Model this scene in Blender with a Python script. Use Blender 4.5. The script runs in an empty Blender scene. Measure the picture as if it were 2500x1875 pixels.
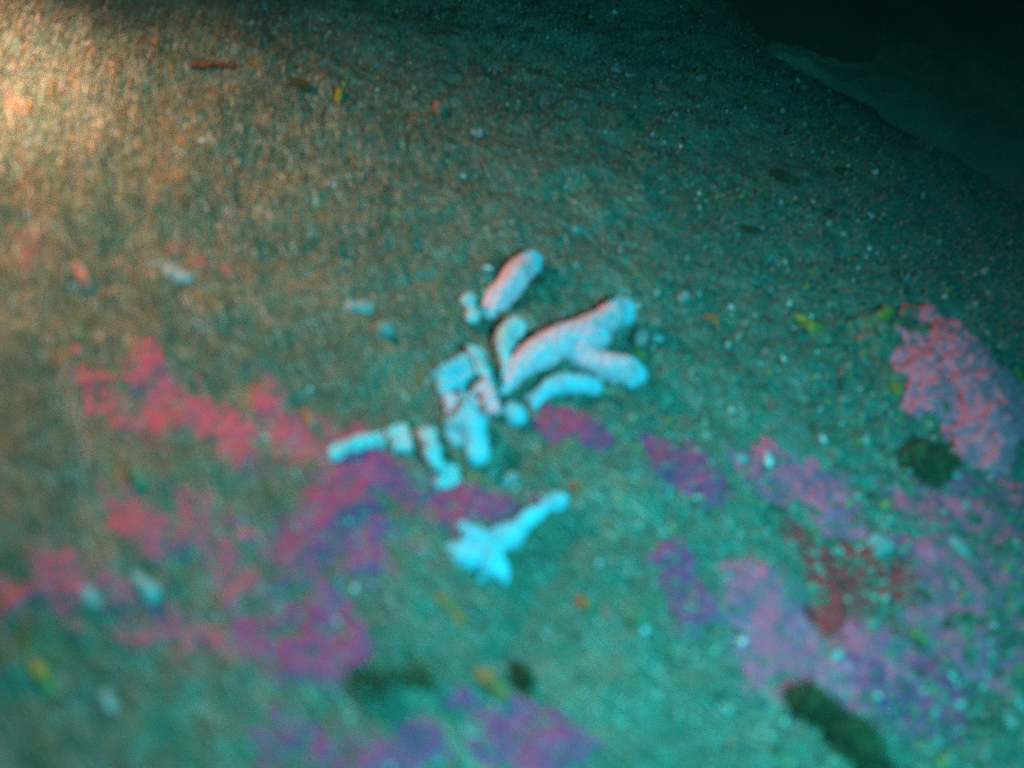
import bpy, bmesh, math, random
import numpy as np
from mathutils import Vector, Matrix

random.seed(7)
rng = np.random.default_rng(11)
S = bpy.context.scene
COL = S.collection

# ------------------------------------------------------------------ camera
CAM = np.array([0.0, -0.95, 1.05])
HFOV = math.radians(50)
ROLL = math.radians(20)
f_ = np.array([0.0, 0.95, -1.05]); f_ /= np.linalg.norm(f_)
r0 = np.array([1.0, 0, 0]); u0 = np.cross(r0, f_)
u_ = math.cos(ROLL) * u0 - math.sin(ROLL) * r0
r_ = math.cos(ROLL) * r0 + math.sin(ROLL) * u0
cd = bpy.data.cameras.new('camera'); cam = bpy.data.objects.new('camera', cd); COL.objects.link(cam)
M = Matrix(((r_[0], u_[0], -f_[0], CAM[0]), (r_[1], u_[1], -f_[1], CAM[1]), (r_[2], u_[2], -f_[2], CAM[2]), (0, 0, 0, 1)))
cam.matrix_world = M
cd.angle = HFOV; cd.clip_start = 0.01; cd.clip_end = 100
cd.dof.use_dof = True
cd.dof.focus_distance = 2.25
cd.dof.aperture_fstop = 1.2
S.camera = cam
HAZE = 0.03

# ------------------------------------------------------------------ light
S.view_settings.view_transform = 'Standard'; S.view_settings.look = 'None'
S.view_settings.exposure = 0.0; S.view_settings.gamma = 1.0
W = bpy.data.worlds.new('World'); S.world = W; W.use_nodes = True
nt = W.node_tree; bg = nt.nodes['Background']
sky = nt.nodes.new('ShaderNodeTexSky'); sky.sky_type = 'NISHITA'; sky.sun_disc = False
sky.sun_elevation = math.radians(50); sky.sun_rotation = math.radians(60)
mul = nt.nodes.new('ShaderNodeMix'); mul.data_type = 'RGBA'; mul.blend_type = 'MULTIPLY'; mul.inputs[0].default_value = 1
mul.inputs[7].default_value = (0.03, 0.55, 0.38, 1)      # daylight after many metres of green water
nt.links.new(sky.outputs[0], mul.inputs[6]); nt.links.new(mul.outputs[2], bg.inputs[0])
bg.inputs[1].default_value = 0.007

def aim(o, target):
    o.rotation_euler = (Vector(target) - o.location).to_track_quat('-Z', 'Y').to_euler()
def lamp(name, kind, loc, target, energy, color, **kw):
    d = bpy.data.lights.new(name, kind); d.energy = energy; d.color = color
    for k, v in kw.items(): setattr(d, k, v)
    o = bpy.data.objects.new(name, d); o.location = loc; COL.objects.link(o); aim(o, target); return o
lamp('sun', 'SUN', (1.2, 1.0, 3), (0, 0, 0), 0.05, (0.1, 0.9, 0.75), angle=math.radians(12))
# the two dive lights of the picture: the photographer's own and the warm torch whose glow shows at the left edge
lamp('dive_light', 'SPOT', (0.46, -0.64, 0.94), (0.12, -0.33, 0), 142, (0.042, 0.71, 0.79),
     spot_size=math.radians(101), spot_blend=1.0, shadow_soft_size=0.035)
lamp('torch_light', 'SPOT', (-1.05, 0.22, 0.54), (-0.50, -0.06, -0.02), 56, (1.0, 0.60, 0.36),
     spot_size=math.radians(104), spot_blend=1.0, shadow_soft_size=0.03)
lamp('torch_core', 'SPOT', (-1.05, 0.22, 0.54), (-0.93, 0.20, 0.0), 80, (1.0, 0.56, 0.37),
     spot_size=math.radians(54), spot_blend=1.0, shadow_soft_size=0.03)

# ------------------------------------------------------------------ noise
_perm = rng.permutation(256); _perm = np.concatenate([_perm, _perm])
_ga = rng.uniform(0, 2 * np.pi, 256); _gx, _gy = np.cos(_ga), np.sin(_ga)
def perlin(x, y):
    xi = np.floor(x).astype(int); yi = np.floor(y).astype(int)
    xf = x - xi; yf = y - yi; xi &= 255; yi &= 255
    sx = xf * xf * xf * (xf * (xf * 6 - 15) + 10); sy = yf * yf * yf * (yf * (yf * 6 - 15) + 10)
    def g(ix, iy, dx, dy):
        k = _perm[_perm[ix & 255] + (iy & 255)]
        return _gx[k] * dx + _gy[k] * dy
    a = g(xi, yi, xf, yf); b = g(xi + 1, yi, xf - 1, yf)
    c = g(xi, yi + 1, xf, yf - 1); d = g(xi + 1, yi + 1, xf - 1, yf - 1)
    return (a + sx * (b - a)) + sy * ((c + sx * (d - c)) - (a + sx * (b - a)))
def fbm(x, y, s, octv=4, seed=0.0):
    x = np.asarray(x, float) * s + seed * 17.3; y = np.asarray(y, float) * s - seed * 9.1
    t = 0; a = 1.0
    for _ in range(octv):
        t = t + a * perlin(x, y); x = x * 2.03 + 5.2; y = y * 2.03 - 3.7; a *= 0.5
    return t
def sstep(a, b, x):
    t = np.clip((np.asarray(x, float) - a) / (b - a), 0, 1); return t * t * (3 - 2 * t)

# ------------------------------------------------------------------ from the photograph's pixels to the sea floor
T = math.tan(HFOV / 2)
def ray(px, py):
    d = f_ + r_ * ((px / 2500 - .5) * 2 * T) + u_ * ((.5 - py / 1875) * 1.5 * T)
    return d / np.linalg.norm(d)
def flat(px, py, z=0.0):
    d = ray(px, py); t = (z - CAM[2]) / d[2]; return CAM + d * t
SW = np.array([0.89, 1.02])       # centre of the arcs that imitate camera motion blur
CREV = [(1700, -60), (1930, 105), (2110, 190), (2290, 290), (2420, 376), (2560, 452), (2760, 575)]
crev = np.array([flat(*p)[:2] for p in CREV])
def crev_dist(x, y):
    best = np.full(np.shape(x), 1e9); side = np.zeros(np.shape(x)); tt = np.zeros(np.shape(x))
    n = len(crev) - 1
    for i in range(n):
        a, b = crev[i], crev[i + 1]; e = b - a; L = e @ e
        t = ((x - a[0]) * e[0] + (y - a[1]) * e[1]) / L
        if i > 0: t = np.maximum(t, 0)
        if i < n - 1: t = np.minimum(t, 1)
        dx = x - a[0] - t * e[0]; dy = y - a[1] - t * e[1]; d = np.hypot(dx, dy)
        s = np.sign(e[0] * dy - e[1] * dx)
        m = d < best; best = np.where(m, d, best); side = np.where(m, s, side); tt = np.where(m, (i + t) / n, tt)
    return best * side, tt
def height(x, y):
    x = np.asarray(x, float); y = np.asarray(y, float)
    h = 0.030 * fbm(x, y, 1.7, 3, 1) + 0.013 * fbm(x, y, 8, 3, 2) + 0.005 * fbm(x, y, 19, 2, 14) + 0.0042 * fbm(x, y, 38, 3, 3)
    R = np.hypot(x - SW[0], y - SW[1]); th = np.arctan2(y - SW[1], x - SW[0])
    amp = sstep(0.35, 1.2, R)
    h = h + amp * (0.0055 * fbm(R, th * 0.36, 26, 3, 6) + 0.0015 * fbm(R, th * 0.30, 85, 2, 7))
    s, t = crev_dist(x, y)
    on = sstep(-0.05, 0.3, t)
    s2 = s + 0.025 * fbm(x, y, 6, 2, 5)
    h = h - 0.05 * on * np.exp(-((s2 - 0.02) / 0.10) ** 2)
    h = h - np.minimum(4.0 * np.maximum(s2 - 0.01, 0) ** 1.25, 0.8)
    return h
def hz(x, y): return float(height(np.array([x]), np.array([y]))[0])
def Wp(px, py, up=0.0):
    """point seen at that pixel, `up` metres above the sea floor"""
    z = up
    for _ in range(6):
        p = flat(px, py, z); z = 0.5 * z + 0.5 * (hz(p[0], p[1]) + up)
    return Vector(flat(px, py, z))
def scl(px, py):
    p = Wp(px, py); return (np.array(p) - CAM) @ f_ * 2 * T / 2500      # metres in one pixel there
def jac(px, py):
    a = np.array(flat(px - 20, py))[:2]; b = np.array(flat(px + 20, py))[:2]
    c = np.array(flat(px, py - 20))[:2]; d = np.array(flat(px, py + 20))[:2]
    return np.column_stack([(b - a) / 40, (d - c) / 40])

# ------------------------------------------------------------------ materials
def mat(name, stops, scale=40, detail=6, rough=0.9, bump=0.3, bscale=200, bdist=0.002, spec=0.2, attr=None, extra=None, dist=0.6):
    m = bpy.data.materials.new(name); m.use_nodes = True; n = m.node_tree; N = n.nodes; Lk = n.links
    b = N['Principled BSDF']; b.inputs['Roughness'].default_value = rough; b.inputs['Specular IOR Level'].default_value = spec
    tc = N.new('ShaderNodeTexCoord')
    no = N.new('ShaderNodeTexNoise'); no.inputs['Scale'].default_value = scale; no.inputs['Detail'].default_value = detail
    no.inputs['Distortion'].default_value = dist; no.inputs['Roughness'].default_value = 0.62
    Lk.new(tc.outputs['Object'], no.inputs['Vector'])
    cr = N.new('ShaderNodeValToRGB'); cr.color_ramp.elements.remove(cr.color_ramp.elements[0])
    for i, (p, c) in enumerate(stops):
        e = cr.color_ramp.elements[0] if i == 0 else cr.color_ramp.elements.new(p)
        e.position = p; e.color = (*c, 1)
    Lk.new(no.outputs['Fac'], cr.inputs[0]); out = cr.outputs[0]
    if attr:
        at = N.new('ShaderNodeAttribute'); at.attribute_name = attr
        mx = N.new('ShaderNodeMix'); mx.data_type = 'RGBA'; mx.blend_type = 'MULTIPLY'; mx.inputs[0].default_value = 1
        Lk.new(out, mx.inputs[6]); Lk.new(at.outputs['Color'], mx.inputs[7]); out = mx.outputs[2]
    if extra: out = extra(N, Lk, tc, out)
    Lk.new(out, b.inputs['Base Color'])
    n2 = N.new('ShaderNodeTexNoise'); n2.inputs['Scale'].default_value = bscale; n2.inputs['Detail'].default_value = 5
    Lk.new(tc.outputs['Object'], n2.inputs['Vector'])
    bp = N.new('ShaderNodeBump'); bp.inputs['Strength'].default_value = bump; bp.inputs['Distance'].default_value = bdist
    Lk.new(n2.outputs['Fac'], bp.inputs['Height']); Lk.new(bp.outputs['Normal'], b.inputs['Normal'])
    return m
def specks(N, Lk, tc, col):
    """pale and dark grains in the sediment"""
    for sc, th, c in ((260, 0.22, (0.42, 0.44, 0.38)), (150, 0.16, (0.03, 0.04, 0.03)), (90, 0.10, (0.5, 0.52, 0.48))):
        v = N.new('ShaderNodeTexVoronoi'); v.inputs['Scale'].default_value = sc
        Lk.new(tc.outputs['Object'], v.inputs['Vector'])
        w = N.new('ShaderNodeTexWhiteNoise'); Lk.new(v.outputs['Color'], w.inputs['Vector'])
        g = N.new('ShaderNodeMath'); g.operation = 'GREATER_THAN'; g.inputs[1].default_value = 0.72; Lk.new(w.outputs['Value'], g.inputs[0])
        l = N.new('ShaderNodeMath'); l.operation = 'LESS_THAN'; l.inputs[1].default_value = th * 1.6; Lk.new(v.outputs['Distance'], l.inputs[0])
        a = N.new('ShaderNodeMath'); a.operation = 'MULTIPLY'; Lk.new(g.outputs[0], a.inputs[0]); Lk.new(l.outputs[0], a.inputs[1])
        mx = N.new('ShaderNodeMix'); mx.data_type = 'RGBA'; Lk.new(a.outputs[0], mx.inputs[0]); Lk.new(col, mx.inputs[6]); mx.inputs[7].default_value = (*c, 1)
        col = mx.outputs[2]
    return col
def pores(N, Lk, tc, col):
    """pits and silt caught in the coral's surface"""
    for sc, lim, c in ((120, 0.30, (0.16, 0.19, 0.17)), (330, 0.25, (0.2, 0.23, 0.22))):
        v = N.new('ShaderNodeTexVoronoi'); v.inputs['Scale'].default_value = sc; Lk.new(tc.outputs['Object'], v.inputs['Vector'])
        n = N.new('ShaderNodeTexNoise'); n.inputs['Scale'].default_value = sc * .25; n.inputs['Detail'].default_value = 4; Lk.new(tc.outputs['Object'], n.inputs['Vector'])
        a = N.new('ShaderNodeMath'); a.operation = 'MULTIPLY_ADD'; a.inputs[1].default_value = -1.0; a.inputs[2].default_value = 0.72; Lk.new(n.outputs['Fac'], a.inputs[0])
        l = N.new('ShaderNodeMath'); l.operation = 'LESS_THAN'; Lk.new(v.outputs['Distance'], l.inputs[0]); Lk.new(a.outputs[0], l.inputs[1])
        f = N.new('ShaderNodeMath'); f.operation = 'MULTIPLY'; f.inputs[1].default_value = 0.55; Lk.new(l.outputs[0], f.inputs[0])
        mx = N.new('ShaderNodeMix'); mx.data_type = 'RGBA'; Lk.new(f.outputs[0], mx.inputs[0]); Lk.new(col, mx.inputs[6]); mx.inputs[7].default_value = (*c, 1); col = mx.outputs[2]
    w = N.new('ShaderNodeTexWave'); w.inputs['Scale'].default_value = 26; w.inputs['Distortion'].default_value = 7; w.inputs['Detail'].default_value = 3; Lk.new(tc.outputs['Object'], w.inputs['Vector'])
    p = N.new('ShaderNodeMath'); p.operation = 'POWER'; p.inputs[1].default_value = 3; Lk.new(w.outputs['Fac'], p.inputs[0])
    f = N.new('ShaderNodeMath'); f.operation = 'MULTIPLY'; f.inputs[1].default_value = 0.5; Lk.new(p.outputs[0], f.inputs[0])
    mx = N.new('ShaderNodeMix'); mx.data_type = 'RGBA'; Lk.new(f.outputs[0], mx.inputs[0]); Lk.new(col, mx.inputs[6]); mx.inputs[7].default_value = (0.2, 0.25, 0.26, 1)
    return mx.outputs[2]
MT = {}
MT['ground'] = mat('sediment', [(0.25, (0.08, 0.12, 0.095)), (0.45, (0.115, 0.18, 0.148)), (0.6, (0.14, 0.21, 0.175)), (0.8, (0.20, 0.24, 0.21))],
                   scale=26, detail=9, bump=0.9, bscale=150, bdist=0.004, attr='tint', extra=specks)
MT['bone'] = mat('weathered_white_coral', [(0.3, (0.22, 0.28, 0.30)), (0.45, (0.40, 0.48, 0.54)), (0.75, (0.48, 0.58, 0.64))], scale=45, bump=0.35, bscale=160, bdist=0.003, extra=pores)
MT['bone_torchlit'] = mat('torchlit_white_coral', [(0.3, (0.66, 0.30, 0.38)), (0.45, (0.86, 0.41, 0.51)), (0.75, (0.9, 0.48, 0.60))], scale=38, bump=0.35, bscale=220, bdist=0.002, extra=pores)  # white coral with the torch's warm light put into its colour
MT['bone_cyan_lit'] = mat('cyan_lit_white_coral', [(0.3, (0.12, 0.32, 0.42)), (0.45, (0.19, 0.47, 0.62)), (0.75, (0.23, 0.55, 0.70))], scale=30, bump=0.3, bscale=140, bdist=0.003, extra=pores)  # white coral with the dive light's cyan put into its colour
MT['dull'] = mat('silted_coral', [(0.3, (0.18, 0.20, 0.20)), (0.55, (0.30, 0.31, 0.33)), (0.75, (0.42, 0.45, 0.48))], scale=50, bump=0.4, extra=pores)
MT['orange'] = mat('orange_sponge', [(0.3, (0.30, 0.08, 0.03)), (0.6, (0.50, 0.14, 0.05)), (0.8, (0.5, 0.2, 0.1))], scale=60, bump=0.5)
MT['salmon'] = mat('salmon_crust', [(0.3, (0.34, 0.12, 0.09)), (0.7, (0.48, 0.19, 0.15))], scale=60, bump=0.4)
MT['olive'] = mat('dark_olive_sponge', [(0.3, (0.018, 0.017, 0.007)), (0.5, (0.05, 0.045, 0.014)), (0.72, (0.15, 0.12, 0.035))], scale=50, bump=0.8, bscale=120, bdist=0.006)
MT['olive_turf'] = mat('olive_turf', [(0.3, (0.07, 0.085, 0.05)), (0.5, (0.125, 0.15, 0.09)), (0.7, (0.18, 0.20, 0.14)), (0.82, (0.22, 0.17, 0.05))], scale=38, bump=0.9, bscale=110, bdist=0.006, extra=specks)
MT['yellow'] = mat('yellow_green_sponge', [(0.3, (0.16, 0.12, 0.02)), (0.55, (0.34, 0.25, 0.04)), (0.8, (0.48, 0.40, 0.09))], scale=70, bump=0.5)
MT['brown'] = mat('red_brown_algae', [(0.3, (0.07, 0.025, 0.012)), (0.7, (0.18, 0.06, 0.035))], scale=60, bump=0.6)
MT['shell'] = mat('shell_white', [(0.3, (0.42, 0.46, 0.48)), (0.7, (0.62, 0.66, 0.68))], scale=80, bump=0.2, rough=0.5, spec=0.4)
MT['rock'] = mat('back_rock', [(0.3, (0.12, 0.19, 0.14)), (0.6, (0.22, 0.32, 0.25)), (0.8, (0.3, 0.4, 0.32))], scale=14, bump=0.9, bscale=60, bdist=0.01)
MT['lilac'] = mat('lilac_coralline', [(0.24, (0.26, 0.24, 0.22)), (0.36, (0.72, 0.14, 0.22)), (0.52, (0.95, 0.17, 0.27)), (0.66, (0.95, 0.22, 0.34)), (0.82, (0.62, 0.42, 0.46))], scale=42, bump=0.7, bscale=130, bdist=0.005)
MT['mauve'] = mat('mauve_coralline', [(0.28, (0.22, 0.12, 0.13)), (0.46, (0.74, 0.075, 0.145)), (0.62, (0.80, 0.10, 0.19)), (0.78, (0.7, 0.2, 0.26))], scale=30, bump=0.5, attr=None)
MT['purple'] = mat('purple_coralline', [(0.28, (0.10, 0.07, 0.09)), (0.46, (0.40, 0.036, 0.115)), (0.68, (0.46, 0.055, 0.16)), (0.8, (0.36, 0.10, 0.2))], scale=34, bump=0.5)
MT['red'] = mat('red_coralline', [(0.28, (0.34, 0.08, 0.09)), (0.45, (0.52, 0.06, 0.105)), (0.6, (0.60, 0.065, 0.12)), (0.75, (0.66, 0.13, 0.14))], scale=30, bump=0.5)
MT['maroon'] = mat('maroon_algae', [(0.30, (0.22, 0.02, 0.025)), (0.5, (0.56, 0.022, 0.03)), (0.75, (0.60, 0.035, 0.045))], scale=36, bump=0.7)
MT['ochre'] = mat('ochre_sponge', [(0.3, (0.24, 0.12, 0.03)), (0.6, (0.40, 0.22, 0.06)), (0.8, (0.48, 0.3, 0.12))], scale=60, bump=0.5)
MT['snail'] = mat('pinkish_shell', [(0.3, (0.40, 0.16, 0.15)), (0.7, (0.62, 0.30, 0.30))], scale=70, bump=0.3)
MT['stain'] = mat('faded_red_crust', [(0.3, (0.14, 0.085, 0.07)), (0.55, (0.26, 0.085, 0.08)), (0.75, (0.30, 0.11, 0.10))], scale=34, bump=0.5)
MT['blade'] = mat('turf_blades', [(0.3, (0.75, 0.75, 0.75)), (0.7, (1, 1, 1))], scale=30, bump=0.0, attr='tint')
MT['grain'] = mat('grains', [(0.3, (0.8, 0.8, 0.8)), (0.7, (1, 1, 1))], scale=60, bump=0.1, attr='tint')

# ------------------------------------------------------------------ object helpers
def tag(o, label=None, cat=None, group=None, kind=None):
    for k, v in (('label', label), ('category', cat), ('group', group), ('kind', kind)):
        if v: o[k] = v
    return o
def link_mesh(name, me, m, parent=None, smooth=True):
    o = bpy.data.objects.new(name, me); COL.objects.link(o); me.materials.append(m)
    if smooth: me.polygons.foreach_set('use_smooth', [True] * len(me.polygons))
    if parent: o.parent = parent
    return o
def np_mesh(name, V, F):
    me = bpy.data.meshes.new(name); V = np.asarray(V, np.float32); F = np.asarray(F, np.int32)
    me.vertices.add(len(V)); me.vertices.foreach_set('co', V.ravel())
    k = F.shape[1]; me.loops.add(F.size); me.loops.foreach_set('vertex_index', F.ravel())
    me.polygons.add(len(F)); me.polygons.foreach_set('loop_start', np.arange(len(F), dtype=np.int32) * k)
    me.update(calc_edges=True); me.validate(); return me
def vcol(me, C):
    a = me.color_attributes.new('tint', 'FLOAT_COLOR', 'POINT')
    a.data.foreach_set('color', np.column_stack([C, np.ones(len(C))]).astype(np.float32).ravel())
_clouds = {}
def clouds(size):
    if size not in _clouds:
        t = bpy.data.textures.new('clouds', 'CLOUDS'); t.noise_scale = size; t.noise_depth = 3; _clouds[size] = t
    return _clouds[size]
class Lump:
    """collects overlapping solids and fuses them into one continuous surface"""
    def __init__(s): s.bm = bmesh.new()
    def ball(s, c, r, sq=(1, 1, 1), rot=None):
        q = Matrix.Translation(c) @ (rot.to_4x4() if rot else Matrix()) @ Matrix.Diagonal((r * sq[0], r * sq[1], r * sq[2], 1))
        bmesh.ops.create_icosphere(s.bm, subdivisions=3, radius=1, matrix=q); return s
    def limb(s, pts):
        """pts = [(Vector, radius), ...] a tapering chain"""
        for (a, ra), (b, rb) in zip(pts, pts[1:]):
            n = max(2, int((b - a).length / (0.35 * min(ra, rb))))
            for i in range(n + 1):
                t = i / n; r = ra + (rb - ra) * t; c = a.lerp(b, t)
                bmesh.ops.create_icosphere(s.bm, subdivisions=2, radius=r, matrix=Matrix.Translation(c))
        return s
    def tube(s, a, b, ra, rb, cut=True):
        """a broken branch with flat ends"""
        d = b - a; L = d.length
        q = Matrix.Translation((a + b) / 2) @ d.to_track_quat('Z', 'Y').to_matrix().to_4x4()
        bmesh.ops.create_cone(s.bm, cap_ends=True, segments=20, radius1=ra, radius2=rb, depth=L, matrix=q); return s
    def prism(s, top, bot):
        vt = [s.bm.verts.new(v) for v in top]; vb = [s.bm.verts.new(v) for v in bot]; n = len(vt)
        s.bm.faces.new(vt); s.bm.faces.new(list(reversed(vb)))
        for i in range(n): s.bm.faces.new((vt[i], vb[i], vb[(i + 1) % n], vt[(i + 1) % n]))
        return s
    def build(s, name, m, voxel=0.0022, smooth=3, disp=0.003, dscale=0.02, parent=None, disp2=0.0022):
        bmesh.ops.recalc_face_normals(s.bm, faces=s.bm.faces)
        me = bpy.data.meshes.new(name); s.bm.to_mesh(me); s.bm.free()
        o = bpy.data.objects.new(name, me); COL.objects.link(o)
        md = o.modifiers.new('r', 'REMESH'); md.mode = 'VOXEL'; md.voxel_size = voxel
        sm = o.modifiers.new('s', 'SMOOTH'); sm.iterations = smooth; sm.factor = 0.5
        if disp:
            d = o.modifiers.new('d', 'DISPLACE'); d.texture = clouds(dscale); d.strength = 2.3 * disp; d.mid_level = 0.5
        if disp2:
            d = o.modifiers.new('e', 'DISPLACE'); d.texture = clouds(dscale * 0.3); d.strength = 2.0 * disp2; d.mid_level = 0.5
        dg = bpy.context.evaluated_depsgraph_get(); ev = o.evaluated_get(dg)
        new = bpy.data.meshes.new_from_object(ev)
        o.modifiers.clear(); o.data = new; bpy.data.meshes.remove(me)
        if not new.materials: new.materials.append(m)
        else: new.materials[0] = m
        new.polygons.foreach_set('use_smooth', [True] * len(new.polygons))
        if parent: o.parent = parent
        return o
def recentre(o):
    """put the origin at the middle of the thing's base"""
    n = len(o.data.vertices); co = np.empty(n * 3, np.float32); o.data.vertices.foreach_get('co', co); co = co.reshape(-1, 3)
    c = np.array([co[:, 0].mean(), co[:, 1].mean(), co[:, 2].min()], np.float32)
    o.data.vertices.foreach_set('co', (co - c).ravel()); o.data.update(); o.location = Vector(c.tolist()); return o
def thing(lump, name, label, cat, m, group=None, **kw):
    o = lump.build(name, MT[m], **kw); recentre(o); return tag(o, label, cat, group)

def fronds(o, n, length, m, seed):
    """a fuzz of short fronds all over a sponge, one mesh, a part of it"""
    g = np.random.default_rng(seed); me = o.data; k = len(me.vertices)
    co = np.empty(k * 3, np.float32); no = np.empty(k * 3, np.float32); me.vertices.foreach_get('co', co); me.vertex_normals.foreach_get('vector', no)
    co = co.reshape(-1, 3); no = no.reshape(-1, 3); i = g.integers(0, k, n); p = co[i]; d = no[i] + g.normal(0, .55, (n, 3)); d[:, 2] += .25
    d /= np.linalg.norm(d, axis=1)[:, None]; sd = np.cross(d, g.normal(0, 1, (n, 3))); sd /= np.linalg.norm(sd, axis=1)[:, None]
    L = length * g.uniform(.4, 1.2, (n, 1)); w = length * .09 * g.uniform(.6, 1.4, (n, 1)); q = p + d * L * .55 + g.normal(0, length * .08, (n, 3)); e = p + d * L
    V = np.stack([p - sd * w, p + sd * w, q + sd * w * .9, q - sd * w * .9, e + sd * w * .3, e - sd * w * .3], 1).reshape(-1, 3); b = np.arange(n)[:, None] * 6
    F = np.concatenate([b + np.array([[0, 1, 2, 3]]), b + np.array([[3, 2, 4, 5]])])
    f = link_mesh('fronds', np_mesh('fronds', V, F), MT[m], parent=o, smooth=False); f['kind'] = 'stuff'; return f

# ------------------------------------------------------------------ the sea floor
N_ = 560
t = np.linspace(-1, 1, N_)
gx = 0.15 + 1.05 * t + 3.2 * t ** 5
gy = 0.25 + 1.05 * t + 3.2 * t ** 5
X, Y = np.meshgrid(gx, gy); x = X.ravel(); y = Y.ravel()
V = np.column_stack([x, y, height(x, y)])
idx = np.arange(N_ * N_).reshape(N_, N_)
F = np.stack([idx[:-1, :-1], idx[:-1, 1:], idx[1:, 1:], idx[1:, :-1]], -1).reshape(-1, 4)
me = np_mesh('seabed', V, F)
a = fbm(x, y, 5, 4, 8); b = fbm(x, y, 13, 4, 9)
tint = np.ones((len(x), 3)) * 0.9
tint *= 1 + 0.35 * a[:, None]
rr = np.hypot(x - SW[0], y - SW[1]); tt_ = np.arctan2(y - SW[1], x - SW[0])
st = fbm(rr, tt_ * 0.28, 34, 4, 15) * sstep(.3, 1.1, rr)
tint *= 1 + 0.25 * st[:, None]; tint[:, 0] *= 1 + 0.8 * np.clip(st, -.8, .8)  # warm-lit and teal-shaded streaks painted into the sediment colour
tint[:, 0] *= 1 + 0.5 * np.clip(b, -.6, .6); tint[:, 2] *= 1 - 0.25 * np.clip(b, -.6, .6)
vcol(me, np.clip(tint, 0.25, 1.6))
seabed = tag(link_mesh('seabed', me, MT['ground']), kind='structure')
seabed['label'] = 'silty seabed slope covered in fine sediment and turf'

# ------------------------------------------------------------------ turf laid in arcs to imitate camera motion blur, and grit
def turf(n):
    # sample the visible pixels, then stand each tuft on the floor
    px = rng.uniform(-350, 3000, n); py = rng.uniform(-60, 2350, n)
    keep = rng.uniform(0, 1, n) < np.clip(1.15 - (px / 2500) * 1.0 + 0.10 * (py / 1875), 0.08, 1)
    px, py = px[keep], py[keep]
    D = f_[None] + np.outer((px / 2500 - .5) * 2 * T, r_) + np.outer((.5 - py / 1875) * 1.5 * T, u_)
    tt = -CAM[2] / D[:, 2]; P = CAM[None] + D * tt[:, None]; x, y = P[:, 0], P[:, 1]
    d = np.column_stack([x - SW[0], y - SW[1]]); R = np.linalg.norm(d, axis=1); d /= R[:, None]
    tx, ty = -d[:, 1], d[:, 0]
    ang = rng.normal(0, 0.13, len(x)) + 0.25 * fbm(x, y, 4, 2, 4); c, s = np.cos(ang), np.sin(ang); tx, ty = tx * c - ty * s, tx * s + ty * c
    L = rng.uniform(0.004, 0.020, len(x)) * np.clip(R / 1.1, 0.3, 1.8) ** 1.5; w = rng.uniform(0.0003, 0.0010, len(x))
    lift = rng.uniform(0.0005, 0.004, len(x))
    nx, ny = -ty, tx
    Vs = []
    for k, (f, wf, lf) in enumerate(((0, 1, .1), (.5, 1.0, .9), (1, .25, 1.0))):
        cx, cy = x + tx * L * f, y + ty * L * f; z = height(cx, cy) + 0.0006 + lift * lf
        Vs.append(np.column_stack([cx - nx * w * wf, cy - ny * w * wf, z])); Vs.append(np.column_stack([cx + nx * w * wf, cy + ny * w * wf, z + 0.0004]))
    n = len(x); V = np.stack(Vs, 1).reshape(-1, 3); b = np.arange(n)[:, None] * 6
    F = np.concatenate([b + np.array([[0, 1, 3, 2]]), b + np.array([[2, 3, 5, 4]])])
    me = np_mesh('turf', V, F)
    g = fbm(x, y, 9, 3, 6)
    pal = np.array([(0.12, 0.16, 0.12), (0.17, 0.175, 0.13), (0.21, 0.18, 0.125), (0.09, 0.165, 0.125), (0.36, 0.37, 0.33), (0.08, 0.07, 0.045)])
    k = rng.choice(6, n, p=(.3, .26, .16, .16, .05, .07)); C = pal[k] * rng.uniform(.75, 1.25, (n, 1)) * (1 + .3 * g[:, None])
    c2 = fbm(x, y, 14, 3, 61) + 0.35 * rng.normal(0, 1, n); left = np.clip((-x + 0.25) / 0.5, 0, 1)
    C = np.where(((c2 > 0.62) & (rng.uniform(0, 1, n) < left))[:, None], np.array([[0.26, 0.16, 0.06]]) * rng.uniform(.6, 1.3, (n, 1)), C)
    sw = fbm(R, np.arctan2(d[:, 1], d[:, 0]) * 0.30, 34, 3, 15); C = C * (1 + 0.25 * sw[:, None]); C[:, 0] *= 1 + 0.6 * np.clip(sw, -.8, .8)  # blade colour carries the same painted warm light and teal shade
    C = np.where((c2 < -0.60)[:, None], np.array([[0.05, 0.13, 0.10]]) * rng.uniform(.6, 1.3, (n, 1)), C)
    C = np.where((rng.uniform(0, 1, n) < 0.02 + 0.03 * left)[:, None], np.array([[0.34, 0.33, 0.32]]), C)
    vcol(me, np.repeat(np.clip(C, 0, 1), 6, 0))
    return me
o = link_mesh('turf', turf(215000), MT['blade'], smooth=False)
tag(o, 'short brown green turf laid as camera blur streaks across the silty seabed', 'turf', kind='stuff')

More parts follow.
